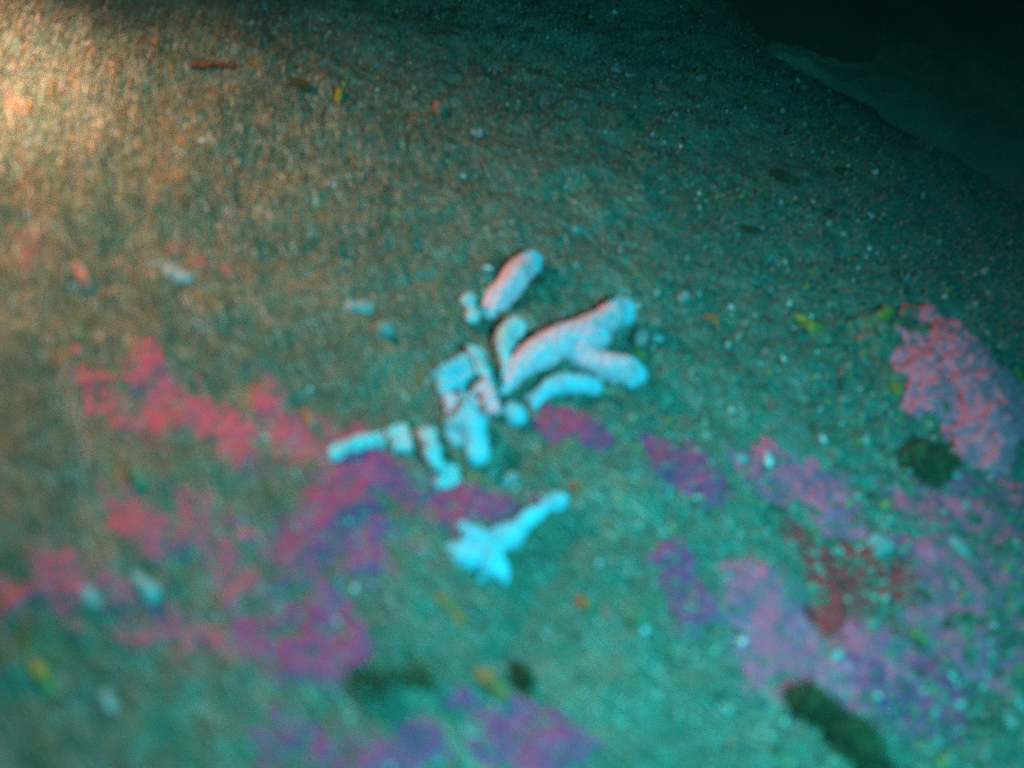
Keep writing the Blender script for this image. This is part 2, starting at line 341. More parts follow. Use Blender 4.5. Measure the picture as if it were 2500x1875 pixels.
def grit(n):
    px = rng.uniform(-350, 3000, n); py = rng.uniform(-60, 2350, n)
    keep = rng.uniform(0, 1, n) < np.clip(0.5 + 0.6 * px / 2500, 0, 1); px, py = px[keep], py[keep]
    D = f_[None] + np.outer((px / 2500 - .5) * 2 * T, r_) + np.outer((.5 - py / 1875) * 1.5 * T, u_)
    P = CAM[None] + D * (-CAM[2] / D[:, 2])[:, None]; x, y = P[:, 0], P[:, 1]; n = len(x)
    r = 0.0008 + 0.0050 * rng.uniform(0, 1, n) ** 4.2 * (0.8 + 1.0 * np.clip((px - 1300) / 1200, 0, 1))
    cl = fbm(x, y, 7, 3, 12); ok = cl > -0.25 + 0.15 * rng.normal(0, 1, n); x, y, r = x[ok], y[ok], r[ok]; n = len(x)
    z = height(x, y) + r * 0.35
    base = np.array([(1, 0, 0), (0, 1, 0), (-1, 0, 0), (0, -1, 0), (0, 0, 1), (0, 0, -1)], float)
    J = base[None] * rng.uniform(.6, 1.35, (n, 6, 1)) * rng.uniform(.7, 1.3, (n, 1, 3)); th = rng.uniform(0, 6.28, n); c, s = np.cos(th), np.sin(th)
    vx = J[..., 0] * c[:, None] - J[..., 1] * s[:, None]; vy = J[..., 0] * s[:, None] + J[..., 1] * c[:, None]
    V = np.stack([x[:, None] + vx * r[:, None], y[:, None] + vy * r[:, None], z[:, None] + J[..., 2] * r[:, None]], -1).reshape(-1, 3)
    f = np.array([(0, 1, 4), (1, 2, 4), (2, 3, 4), (3, 0, 4), (1, 0, 5), (2, 1, 5), (3, 2, 5), (0, 3, 5)])
    F = (np.arange(n)[:, None, None] * 6 + f[None]).reshape(-1, 3)
    me = np_mesh('grit', V, F)
    pal = np.array([(0.12, 0.14, 0.10), (0.2, 0.2, 0.15), (0.34, 0.36, 0.33), (0.52, 0.54, 0.53), (0.07, 0.07, 0.05), (0.32, 0.15, 0.10), (0.28, 0.27, 0.07)])
    k = rng.choice(7, n, p=(.40, .32, .07, .012, .115, .05, .033)); C = pal[k] * rng.uniform(.8, 1.2, (n, 1))
    vcol(me, np.repeat(np.clip(C, 0, 1), 6, 0)); return me
o = link_mesh('grit', grit(175000), MT['grain'], smooth=True)
tag(o, 'coarse shell grit and gravel scattered over the silty seabed', 'grit', kind='stuff')

# ------------------------------------------------------------------ encrusting algae: one thin ragged sheet per patch
def crust(name, label, m, ells, thr=0.42, rag=0.6, group=None, fine=0.0018, seed=0, lift=0.0042, cat='crust', soft=0.22, grow=1.0):
    cs = []
    xs = []; ys = []
    for (cx, cy, rx, ry, ang) in ells:
        rx *= grow; ry *= grow
        J = jac(cx, cy); Ji = np.linalg.inv(J); c0 = np.array(Wp(cx, cy))[:2]; cs.append((c0, Ji, rx, ry, math.radians(ang)))
        for k in range(16):
            t = k * math.pi / 8; v = J @ np.array([1.5 * max(rx, ry) * math.cos(t), 1.5 * max(rx, ry) * math.sin(t)]); xs.append(c0[0] + v[0]); ys.append(c0[1] + v[1])
    gx = np.arange(min(xs), max(xs), fine); gy = np.arange(min(ys), max(ys), fine)
    X, Y = np.meshgrid(gx, gy); fld = np.zeros_like(X)
    for c0, Ji, rx, ry, a in cs:
        dx = X - c0[0]; dy = Y - c0[1]; u = Ji[0, 0] * dx + Ji[0, 1] * dy; v = Ji[1, 0] * dx + Ji[1, 1] * dy
        p = (u * math.cos(a) + v * math.sin(a)) / rx; q = (-u * math.sin(a) + v * math.cos(a)) / ry
        fld = np.maximum(fld, 1.25 - 0.75 * np.sqrt(p * p + q * q))
    # lobes drawn out along the camera-blur arcs
    d = np.stack([X - SW[0], Y - SW[1]], -1); R = np.hypot(d[..., 0], d[..., 1]); th = np.arctan2(d[..., 1], d[..., 0])
    nz = 1.15 * fbm(R, th * R.mean() * 0.28, 24, 3, 20 + seed) + 0.25 * fbm(X, Y, 80, 2, 30 + seed)
    v_ = fld + rag * nz - thr + 0.30 * fbm(X, Y, 330, 2, 50 + seed)
    edge = np.clip(v_ / soft, -1, 1)
    Z = height(X, Y) + np.where(edge > 0, lift * edge, 0.009 * edge) + 0.0022 * fbm(X, Y, 95, 3, 40 + seed) * (edge > 0)
    ok = fld > max(0.05, thr - rag * 0.9)
    fm = ok[:-1, :-1] & ok[:-1, 1:] & ok[1:, 1:] & ok[1:, :-1]
    idx = np.arange(X.size).reshape(X.shape)
    F = np.stack([idx[:-1, :-1], idx[:-1, 1:], idx[1:, 1:], idx[1:, :-1]], -1)[fm]
    used, inv = np.unique(F.ravel(), return_inverse=True)
    V = np.column_stack([X.ravel()[used], Y.ravel()[used], Z.ravel()[used]])
    o = link_mesh(name, np_mesh(name, V, inv.reshape(-1, 4)), MT[m]); recentre(o)
    return tag(o, label, cat, group)
G = 'patches of encrusting algae on the seabed'
crust('coralline_crust', 'red crust band running left of the blocky white slab', 'red', [(360, 990, 90, 60, 30), (470, 1010, 80, 50, 15), (600, 1040, 90, 55, 10), (700, 1060, 60, 45, 10)], group=G, seed=1, grow=1.72, soft=0.6, thr=0.24)
crust('coralline_crust', 'red crust patch in the lower left above the largest red cluster', 'red', [(300, 1260, 60, 45, 50), (400, 1310, 70, 45, 50), (560, 1290, 80, 40, 20)], group=G, seed=2, grow=1.72, soft=0.6, thr=0.24, rag=.65)
crust('coralline_crust', 'largest bright red crust cluster in the lower left corner area', 'red', [(140, 1430, 60, 50, 50), (300, 1480, 70, 50, 40), (440, 1530, 110, 55, 20), (560, 1430, 60, 60, 50), (330, 1560, 70, 30, 10), (30, 1470, 40, 60, 60)], group=G, seed=3, grow=1.72, soft=0.6, thr=0.24, rag=.65)
crust('coralline_crust', 'dark purple crust patch right of the largest red cluster', 'purple', [(640, 1550, 60, 50, 30), (770, 1530, 90, 70, 10), (700, 1600, 60, 40, 40)], group=G, seed=4, grow=1.72, soft=0.6, thr=0.24)
crust('coralline_crust', 'reddish purple crust spreading below the row of white blocks', 'purple', [(850, 1170, 60, 60, 40), (930, 1160, 90, 55, 30), (870, 1290, 80, 70, 50), (1000, 1210, 60, 40, 20), (760, 1330, 60, 50, 40)], group=G, seed=5, grow=1.72, soft=0.6, thr=0.24, rag=.7)
crust('coralline_crust', 'purple crust strip behind the neck of the forked white fragment', 'purple', [(1150, 1215, 70, 40, 20), (1240, 1225, 60, 30, 15), (1100, 1260, 50, 30, 40)], group=G, seed=6, grow=1.18, soft=0.3, rag=.7)
crust('coralline_crust', 'violet crust patch under the arched cyan rib', 'purple', [(1370, 1035, 75, 40, 15), (1450, 1065, 50, 30, 15)], group=G, seed=7, rag=.45)
crust('coralline_crust', 'blue violet crust patch midway between arched rib and mauve patches', 'purple', [(1660, 1140, 85, 55, 35), (1720, 1180, 60, 50, 20), (1610, 1110, 40, 35, 0)], group=G, seed=8, grow=1.18, soft=0.3, rag=.45)
crust('coralline_crust', 'pale mauve crust around the brightest small white shell', 'mauve', [(1880, 1160, 95, 50, 20), (1990, 1190, 90, 45, 20), (2040, 1260, 50, 50, 40), (1860, 1110, 30, 35, 0)], group=G, seed=9, grow=1.18, soft=0.3)
crust('coralline_crust', 'violet crust patch left of the largest mauve patch', 'purple', [(1660, 1390, 60, 50, 40), (1700, 1460, 60, 60, 40), (1630, 1350, 40, 30, 0)], group=G, seed=10, grow=1.18, soft=0.3)
crust('coralline_crust', 'largest smooth mauve crust patch above the dark olive sponge', 'mauve', [(1850, 1480, 80, 60, 40), (1920, 1580, 100, 85, 45), (1980, 1680, 130, 70, 30), (1800, 1430, 40, 35, 30), (2060, 1640, 70, 40, 30)], group=G, seed=11, grow=1.46, soft=0.42, thr=0.36, rag=.38)
crust('red_algae', 'dark maroon algae patch with pointed lobes at the right', 'maroon', [(1970, 1350, 25, 70, -35), (2060, 1420, 90, 60, 30), (2050, 1490, 65, 50, 40), (2160, 1400, 70, 55, 20), (2190, 1460, 60, 40, 20), (2060, 1350, 20, 40, -20)], group=G, seed=12, grow=1.25, soft=0.25, cat='algae', rag=.6)
crust('coralline_crust', 'mottled mauve crust at the right edge below the encrusted stone', 'mauve', [(2330, 1230, 110, 50, 10), (2440, 1290, 80, 60, 10), (2340, 1400, 100, 60, 20), (2460, 1430, 60, 70, 0)], group=G, seed=13, grow=1.46, soft=0.42, thr=0.36, rag=.85)
crust('coralline_crust', 'broken mauve crust spreading right of the largest mauve patch', 'mauve', [(2150, 1560, 90, 60, 20), (2300, 1560, 90, 60, 30), (2420, 1580, 80, 60, 20), (2250, 1500, 60, 40, 0)], group=G, seed=14, grow=1.46, soft=0.42, thr=0.36, rag=.85)
crust('coralline_crust', 'purple crust patch between dark olive sponge and ring shaped sponge', 'purple', [(2110, 1650, 80, 40, 15), (2250, 1670, 80, 50, 20), (2160, 1750, 100, 45, 20), (2320, 1690, 60, 40, 30)], group=G, seed=15, grow=1.46, soft=0.42, thr=0.36, rag=.75)
crust('coralline_crust', 'purple crust along the bottom edge near the narrow white shell', 'purple', [(1130, 1720, 80, 40, 30), (1240, 1770, 80, 60, 30), (1350, 1790, 80, 50, 30), (1180, 1840, 90, 50, 10), (1330, 1860, 90, 40, 0), (1040, 1830, 70, 50, 0)], group=G, seed=16, grow=1.18, soft=0.3, rag=.65)
crust('coralline_crust', 'dull purple crust in the lower left of the bottom edge', 'purple', [(760, 1830, 70, 50, 20), (850, 1860, 70, 40, 20), (680, 1850, 50, 40, 20)], group=G, seed=17, grow=1.72, soft=0.6, thr=0.24, rag=.75)
crust('coralline_crust', 'faint brick red crust stain near the warm light at the left edge', 'stain', [(90, 600, 60, 60, 60)], group=G, seed=18, rag=.8, soft=0.7)
crust('coralline_crust', 'small red crust patch behind the curved grey shell at left', 'stain', [(420, 610, 45, 40, 30), (490, 640, 40, 26, 35), (560, 660, 40, 22, 45)], group=G, seed=19, rag=.6, soft=0.6)

# ------------------------------------------------------------------ pale coral rubble in the middle
def P(px, py, up_px=0.0):
    s = scl(px, py); return Wp(px, py, up_px * s)
FAT = 1.0
def R(px, py, r): return FAT * r * scl(px, py)
def chain(pts):
    return [(P(a, b, h), R(a, b, r)) for a, b, h, r in pts]

FAT = 1.16
l = Lump()
l.limb(chain([(1228, 955, 6, 9), (1262, 903, 22, 26), (1305, 868, 30, 36), (1345, 845, 34, 38), (1385, 830, 36, 36), (1440, 800, 36, 29), (1480, 780, 36, 27)]))
l.tube(P(1470, 786, 36), P(1523, 756, 38), R(1500, 770, 28), R(1500, 770, 29))
l.ball(P(1514, 763, 38), R(1500, 770, 29))
l.limb(chain([(1380, 835, 34, 34), (1430, 826, 36, 28), (1456, 820, 38, 25)])); l.ball(P(1462, 822, 36), R(1460, 820, 25))
l.limb(chain([(1385, 838, 32, 34), (1430, 875, 28, 30), (1470, 892, 28, 31)]))
l.tube(P(1465, 890, 28), P(1546, 912, 28), R(1500, 900, 30), R(1500, 900, 33))
br = thing(l, 'branched_coral', 'largest pinkish white branched coral piece with three blunt arms', 'coral', 'bone_torchlit', disp=0.004, dscale=0.03)

l = Lump()
l.limb(chain([(1192, 768, -18, 30), (1225, 718, 8, 32), (1262, 675, 28, 31)]))
l.tube(P(1255, 683, 26), P(1298, 634, 30), R(1280, 660, 31), R(1280, 660, 22)); l.ball(P(1288, 648, 28), R(1288, 650, 24))
fi = thing(l, 'coral_finger', 'pinkish coral finger half buried above the branched coral', 'coral', 'bone_torchlit', disp=0.004, dscale=0.03)

l = Lump()
l.limb(chain([(1229, 938, 10, 5), (1236, 890, 26, 11), (1228, 850, 36, 16), (1236, 815, 38, 24), (1258, 800, 34, 24), (1272, 792, 26, 14)]))
l.limb(chain([(1222, 838, 34, 16), (1250, 850, 16, 12)]))
thing(l, 'curled_coral_flake', 'thin curled white flake leaning on the left side of branched coral', 'coral', 'bone', disp=0.003)

l = Lump(); l.ball(P(1142, 732, 14), R(1142, 732, 17)); l.ball(P(1150, 752, 12), R(1150, 752, 13)); l.ball(P(1153, 772, 12), R(1153, 772, 17), (1, 1.1, 1))
thing(l, 'knobbed_coral', 'small white two knobbed nub left of the coral finger', 'coral', 'bone', disp=0.002)

FAT = 1.0
# snail with a yellow foot
e = bpy.data.objects.new('sea_snail', None); COL.objects.link(e); e.location = P(1562, 838, 0)
tag(e, 'small rounded pinkish snail with yellow foot right of branched coral', 'snail')
l = Lump(); l.ball(P(1563, 824, 16), R(1563, 824, 22), (0.9, 1.2, 0.95)); l.ball(P(1566, 812, 20), R(1563, 812, 15))
sh = l.build('shell', MT['snail'], disp=0.001); recentre(sh); sh.parent = e; sh.location -= e.location
l = Lump(); l.limb(chain([(1550, 846, 4, 7), (1556, 862, 3, 9), (1570, 872, 2, 9)]))
sh = l.build('foot', MT['yellow'], disp=0.001, voxel=0.0015); recentre(sh); sh.parent = e; sh.location -= e.location

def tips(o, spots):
    """branch ends painted cyan, as lit on the side away from the torch"""
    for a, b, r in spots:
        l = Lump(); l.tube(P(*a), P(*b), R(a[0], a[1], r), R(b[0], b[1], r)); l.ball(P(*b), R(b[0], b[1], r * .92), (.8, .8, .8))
        t = l.build('cyan_lit_tip', MT['bone_cyan_lit'], voxel=0.0015, smooth=3, disp=0.004, dscale=0.012); recentre(t); t.parent = o; t.location -= o.location  # tip part with the dive light's cyan painted in
def block(top, h, spread=(0, 0), base_up=-6):
    """quad of pixels at height h down to the same quad on the floor"""
    l = Lump()
    t = [P(x, y, h) for x, y in top]
    b = [Vector((v.x, v.y, v.z - (h + 8) * scl(*top[0]))) for v in t]
    l.prism(t, b); return l

FAT = 1.16
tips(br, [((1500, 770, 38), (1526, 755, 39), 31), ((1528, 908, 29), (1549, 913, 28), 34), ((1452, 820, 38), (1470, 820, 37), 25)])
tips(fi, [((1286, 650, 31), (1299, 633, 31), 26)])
FAT = 1.12
l = block([(1070, 892), (1154, 850), (1176, 902), (1086, 952)], 24)
l.limb(chain([(1074, 912, 28, 4), (1120, 888, 29, 5), (1160, 872, 29, 4)])); l.limb(chain([(1082, 940, 24, 4), (1130, 920, 25, 5), (1170, 898, 25, 4)]))
l.limb(chain([(1058, 910, 16, 6), (1072, 914, 16, 6)])); l.limb(chain([(1070, 922, 12, 8), (1078, 955, 8, 10)]))
thing(l, 'ribbed_coral_slab', 'cyan white slab with a raised rib lying left of branched coral', 'coral', 'bone_cyan_lit', voxel=0.0012, smooth=1)
l = Lump(); l.prism([P(1140, 850, 40), P(1170, 844, 44), P(1198, 904, 40), P(1170, 916, 36)], [P(1143, 862, 4), P(1172, 858, 4), P(1200, 918, 4), P(1172, 928, 4)]); l.limb(chain([(1150, 850, 40, 8), (1168, 872, 42, 9), (1186, 906, 38, 8)]))
thing(l, 'coral_post', 'short white post standing against the right end of ribbed slab', 'coral', 'bone', voxel=0.0012, smooth=2)
l = Lump(); l.prism([P(1166, 928, 34), P(1198, 916, 38), P(1224, 1000, 24), P(1192, 1008, 18)], [P(1160, 944, -4), P(1198, 934, -4), P(1226, 1014, -4), P(1186, 1018, -4)])
l.limb(chain([(1186, 922, 36, 8), (1204, 962, 34, 9), (1216, 1002, 24, 7)])); l.limb(chain([(1172, 938, 24, 6), (1150, 966, 12, 7), (1168, 990, 8, 7)])); l.limb(chain([(1170, 950, 20, 5), (1184, 990, 14, 5)]))
thing(l, 'coral_chunk', 'greyish white upright chunk below the short white post', 'coral', 'bone_torchlit', voxel=0.0012, smooth=2)

l = Lump()
l.limb(chain([(1128, 958, 30, 8), (1136, 985, 34, 16), (1140, 1020, 36, 30), (1150, 1040, 36, 34), (1160, 1080, 30, 27), (1163, 1112, 20, 22)]))
l.limb(chain([(1100, 1035, 16, 16), (1140, 1040, 34, 30)])); l.ball(P(1163, 1030, 34), R(1163, 1030, 24)); l.ball(P(1172, 1112, 16), R(1172, 1112, 20)); l.ball(P(1153, 1116, 14), R(1153, 1116, 16))
l.limb(chain([(1092, 1060, 8, 12), (1125, 1080, 14, 16)]))
thing(l, 'coral_lump', 'large bright cyan lump with spike on top amid the rubble', 'coral', 'bone_cyan_lit', disp=0.005, dscale=0.025)
l = Lump(); l.prism([P(1080, 955, 24), P(1118, 962, 30), P(1122, 1000, 26), P(1090, 1012, 18)], [P(1084, 966, 4), P(1116, 974, 6), P(1120, 1012, 4), P(1092, 1020, 2)])
thing(l, 'coral_flake', 'thin pinkish flake tucked left of the large cyan lump', 'coral', 'bone_torchlit', voxel=0.0016)

l = Lump()
for a, b in (((797, 1094), (835, 1072)), ((835, 1072), (880, 1060)), ((880, 1060), (932, 1052))):
    (x0, y0), (x1, y1) = a, b
    l.prism([P(x0, y0, 24), P(x1, y1, 26), P(x1 + 6, y1 + 26, 24), P(x0 + 8, y0 + 18, 22)], [P(x0 + 4, y0 + 22, -4), P(x1 + 2, y1 + 24, -4), P(x1 + 12, y1 + 52, -4), P(x0 + 18, y0 + 48, -4)])
l.limb(chain([(800, 1096, 22, 4), (850, 1078, 27, 5), (925, 1062, 28, 5)]))
thing(l, 'coral_block', 'longest squared white block at the left end of rubble row', 'coral', 'bone', voxel=0.0013, smooth=2)
l = block([(944, 1044), (982, 1040), (1006, 1090), (962, 1094)], 22); l.limb(chain([(950, 1050, 20, 8), (985, 1046, 24, 9), (1004, 1092, 20, 7)]))
thing(l, 'coral_block', 'short squared white block right of the longest block', 'coral', 'bone', voxel=0.0013, smooth=3)
l = Lump(); l.limb(chain([(1024, 1052, 18, 14), (1042, 1070, 24, 20), (1052, 1105, 24, 21), (1064, 1135, 20, 16)])); l.ball(P(1052, 1058, 20), R(1050, 1060, 15))
thing(l, 'coral_stub', 'rounded upright white stub in the middle of rubble row', 'coral', 'bone', disp=0.004)
l = Lump(); l.prism([P(1062, 1140, 12), P(1100, 1124, 18), P(1124, 1172, 14), P(1078, 1190, 8)], [P(1062, 1152, -4), P(1100, 1138, -4), P(1124, 1184, -4), P(1078, 1200, -4)])
l.limb(chain([(1068, 1140, 10, 12), (1104, 1150, 14, 16)])); l.ball(P(1068, 1180, 3), R(1068, 1180, 13))
thing(l, 'coral_flake', 'flat bluish flake at the foot of the rounded stub', 'coral', 'bone', disp=0.003)
l = Lump(); l.ball(P(1258, 1012, 16), R(1256, 1012, 27), (1.0, 1.0, 0.75)); l.ball(P(1246, 1003, 14), R(1250, 1005, 20))
thing(l, 'coral_pebble', 'smooth round cyan pebble right of the rubble heap', 'pebble', 'bone_cyan_lit', disp=0.001)

l = Lump(); l.limb(chain([(1302, 995, 2, 10), (1316, 965, 12, 15), (1345, 945, 24, 22), (1385, 935, 28, 26), (1425, 938, 26, 23)])); l.limb(chain([(1420, 932, 26, 20), (1452, 945, 20, 20)]))
l.limb(chain([(1330, 940, 34, 5), (1385, 920, 46, 7), (1450, 938, 36, 5)])); l.ball(P(1290, 970, 4), R(1290, 970, 10))
thing(l, 'coral_rib', 'arched cyan rib lying below the arms of branched coral', 'coral', 'bone_cyan_lit', disp=0.003)

FAT = 1.32
# the forked piece below
def Q(x, y): return (1040 + x * .1808, 1160 + y * .1808)
def qchain(pts): return chain([(*Q(x, y), h, r * .1808) for x, y, h, r in pts])
l = Lump()
l.limb(qchain([(820, 1000, 24, 150), (850, 1130, 22, 165), (880, 1230, 18, 140)])); l.limb(qchain([(640, 1060, 18, 110), (820, 960, 24, 140), (1000, 880, 28, 130), (1170, 820, 30, 110)]))
l.limb(qchain([(1000, 840, 28, 110), (1200, 730, 30, 105), (1360, 600, 28, 92), (1520, 490, 26, 76), (1660, 390, 28, 86), (1780, 310, 30, 72)]))
l.limb(qchain([(1720, 300, 28, 60), (1830, 300, 26, 52), (1890, 380, 14, 36), (1930, 430, 8, 22)])); l.limb(qchain([(1700, 420, 18, 50), (1850, 430, 10, 34)])); l.limb(qchain([(1580, 330, 14, 34), (1500, 240, 10, 22)]))
l.limb(qchain([(1220, 850, 20, 75), (1190, 920, 14, 60)]))
l.limb(qchain([(760, 900, 24, 105), (620, 750, 22, 62), (470, 650, 18, 50)])); l.limb(qchain([(620, 780, 12, 60), (560, 860, 8, 60)]))
l.limb(qchain([(700, 1040, 20, 105), (480, 990, 14, 66), (310, 960, 10, 40), (250, 960, 8, 26)])); l.limb(qchain([(640, 1120, 14, 100), (450, 1110, 8, 80), (350, 1080, 4, 40)])); l.limb(qchain([(700, 1200, 6, 80), (460, 1200, 3, 44)]))
l.limb(qchain([(790, 1240, 14, 105), (760, 1340, 10, 62), (735, 1430, 6, 36)])); l.limb(qchain([(940, 1220, 14, 100), (1020, 1320, 10, 66), (1060, 1420, 6, 40)]))
thing(l, 'forked_coral', 'bright cyan forked fragment with a long neck, nearest pale piece', 'coral', 'bone_cyan_lit', voxel=0.0014, disp=0.006, dscale=0.02, smooth=3)

FAT = 1.0
# ------------------------------------------------------------------ encrusted stone at the right
e = bpy.data.objects.new('encrusted_stone', None); COL.objects.link(e); e.location = Wp(2260, 930)
tag(e, 'long stone with pink coralline crust along its right side', 'stone')
l = Lump()
for x, y, r, h in ((2050, 850, 85, -58), (2120, 860, 105, -66), (2200, 880, 115, -58), (2140, 970, 100, -66), (2240, 1010, 100, -52), (1990, 830, 55, -40)): l.ball(P(x, y, h), R(x, y, r), (1, 1, .9))
b = l.build('body', MT['olive_turf'], voxel=0.0035, disp=0.02, dscale=0.05, disp2=0.008); recentre(b); b.parent = e; b.location -= e.location
l = Lump()
l.limb(chain([(2225, 780, -8, 36), (2258, 830, -12, 74), (2300, 910, -22, 114), (2340, 1000, -32, 136), (2375, 1070, -30, 118), (2380, 1110, -30, 92)])); l.limb(chain([(2205, 870, -18, 66), (2255, 980, -22, 92)])); l.limb(chain([(2360, 880, -28, 55), (2430, 990, -42, 75), (2455, 1080, -40, 60)]))
b = l.build('coralline_crust', MT['lilac'], voxel=0.003, disp=0.022, dscale=0.04, disp2=0.010); recentre(b); b.parent = e; b.location -= e.location

def blob(name, label, cat, m, pts, group=None, voxel=0.0018, disp=0.003, **kw):
    return thing(Lump().limb(chain(pts)), name, label, cat, m, group, voxel=voxel, disp=disp, **kw)
SG = 'small sponges growing on the seabed'
blob('sponge', 'yellow green sponge fan on top of the encrusted stone', 'sponge', 'yellow', [(2120, 795, 18, 12), (2150, 775, 24, 18), (2170, 755, 28, 12)], SG)
blob('sponge', 'bright yellow sponge tuft at the pink ridge of encrusted stone', 'sponge', 'yellow', [(2160, 830, 18, 14), (2178, 805, 24, 16), (2190, 790, 26, 8)], SG)
blob('sponge', 'orange green sponge at the left tip of encrusted stone', 'sponge', 'yellow', [(1950, 775, 10, 14), (1980, 795, 14, 18), (2005, 800, 12, 10)], SG)
blob('sponge', 'small salmon sponge cap on the head of encrusted stone', 'sponge', 'salmon', [(2205, 765, 24, 14), (2225, 760, 26, 18)], SG)
blob('sponge', 'pink sponge lump on the left face of encrusted stone', 'sponge', 'salmon', [(2100, 825, 20, 14), (2125, 825, 22, 16)], SG)
blob('sponge', 'bright yellow sponge spike at the right edge of the scene', 'sponge', 'yellow', [(2480, 900, 14, 8), (2490, 925, 12, 10), (2505, 950, 8, 8)], SG)
blob('sponge', 'orange brown sponge tuft right of the pinkish snail', 'sponge', 'orange', [(1730, 775, 8, 10), (1745, 780, 12, 14), (1752, 795, 8, 9)], SG)
blob('sponge', 'orange sponge below the forked fragment', 'sponge', 'orange', [(1066, 1455, 6, 10), (1090, 1478, 9, 18), (1118, 1510, 8, 17), (1130, 1530, 4, 12)], SG)
blob('sponge', 'small orange sponge, left one of the pair right of forked fragment', 'sponge', 'orange', [(1412, 1462, 6, 16), (1428, 1482, 8, 18)], SG)
blob('sponge', 'brighter salmon sponge, right one of the pair beside olive lump', 'sponge', 'salmon', [(1474, 1488, 6, 10), (1490, 1505, 9, 15), (1506, 1522, 5, 10)], SG)
blob('sponge', 'olive lump beside the brighter salmon sponge', 'sponge', 'olive_turf', [(1530, 1490, 2, 22), (1560, 1515, 4, 26)], SG)
blob('sponge', 'large orange sponge left of the dark green lump near bottom edge', 'sponge', 'orange', [(1165, 1645, 8, 14), (1195, 1665, 12, 26), (1225, 1692, 8, 20)], SG)
fronds(blob('sponge', 'dark green lump beside the large orange sponge', 'sponge', 'olive', [(1262, 1635, 8, 14), (1272, 1660, 10, 24), (1282, 1690, 6, 16)], SG), 420, 0.008, 'olive', 6)
fronds(blob('sponge', 'broad dark brown sponge mound with rusty left end', 'sponge', 'olive', [(880, 1680, 2, 12), (915, 1668, 6, 22), (950, 1650, 6, 15), (985, 1658, 5, 20), (1030, 1640, 2, 12), (1060, 1668, 2, 10)], SG, disp=0.014, dscale=0.02, disp2=0.006), 900, 0.014, 'olive_turf', 5)
blob('sponge', 'rusty knob on the left end of the broad brown mound', 'sponge', 'brown', [(912, 1668, 30, 16), (928, 1672, 30, 14)], SG)
blob('sponge', 'salmon sponge at the right end of the red crust band', 'sponge', 'salmon', [(745, 1010, 6, 12), (760, 1040, 9, 16)], SG)
blob('sponge', 'orange sponge left of the curved grey shell', 'sponge', 'salmon', [(185, 650, 6, 12), (205, 685, 8, 17), (215, 705, 5, 12)], SG)
blob('sponge', 'green lump between red patches in the lower left', 'sponge', 'olive_turf', [(325, 1140, 2, 16), (340, 1180, 4, 20)], SG)
blob('sponge', 'pale cream ball sponge among the red crust cluster', 'sponge', 'dull', [(335, 1415, 8, 20), (365, 1450, 10, 28)], SG)
blob('sponge', 'long ochre sponge at the lower left edge', 'sponge', 'ochre', [(75, 1615, 6, 14), (105, 1655, 9, 20), (130, 1690, 5, 14)], SG)

# large dark sponge at the bottom right
l = Lump(); l.limb(chain([(1962, 1712, 4, 24), (1988, 1735, 14, 38), (2022, 1765, 20, 46), (2062, 1812, 18, 42), (2105, 1848, 10, 40), (2150, 1890, 6, 30)]))
fronds(thing(l, 'dark_sponge_and_shade', 'large dark olive elongated sponge at the bottom right', 'sponge', 'olive', voxel=0.0022, disp=0.02, dscale=0.03, disp2=0.010), 1300, 0.013, 'olive', 3)
l = Lump(); l.limb(chain([(2090, 1760, 10, 12), (2130, 1800, 16, 16), (2150, 1850, 12, 18)]))
fronds(thing(l, 'sponge', 'dull olive rim sponge along the right side of large dark sponge', 'sponge', 'olive_turf', group=SG, voxel=0.002, disp=0.005), 700, 0.010, 'olive_turf', 7)
l = Lump(); l.ball(P(2255, 1135, 16), R(2255, 1135, 52), (1, 1, .8)); l.ball(P(2225, 1130, 6), R(2225, 1130, 36)); l.ball(P(2285, 1125, 8), R(2285, 1125, 36))  # solid dark lump put in for a shaded hole with some green
fronds(thing(l, 'dark_sponge_and_shade', 'dark green ball standing for the shadowed hole below the encrusted stone', 'sponge', 'olive', voxel=0.0022, disp=0.022, dscale=0.02, disp2=0.010), 900, 0.011, 'olive', 4)
l = Lump()
for k in range(13):
    t = k * math.pi / 6; l.ball(P(2415 + 28 * math.cos(t), 1778 + 16 * math.sin(t), 8), R(2415, 1778, 11))
thing(l, 'ring_sponge', 'small dark ring shaped sponge near the lower right corner', 'sponge', 'olive', voxel=0.0016, disp=0.003)
blob('hermit_shell', 'small banded shell beside the dark green shadow ball', 'shell', 'dull', [(2300, 1145, 8, 10), (2320, 1155, 10, 12), (2342, 1165, 6, 9)])

# ------------------------------------------------------------------ dim rock beyond the crevice
l = Lump()
for px, py, r in ((1900, 130, 40), (1975, 150, 60), (2045, 178, 80), (2115, 208, 92), (2185, 245, 100), (2255, 280, 105), (2325, 322, 108), (2395, 365, 110), (2465, 408, 112), (2545, 460, 118), (2650, 530, 130),
                  (2230, 170, 100), (2340, 215, 120), (2440, 260, 130), (2560, 320, 140)):
    p = flat(px, py, -0.03); s = (p - CAM) @ f_ * 2 * T / 2500
    l.ball(Vector(p), r * s, (1.1, 1.1, .42))
thing(l, 'boulder', 'low dim dark ledge of rock beyond the shadowed crevice', 'rock', 'rock', voxel=0.010, disp=0.03, dscale=0.15, disp2=0.008)

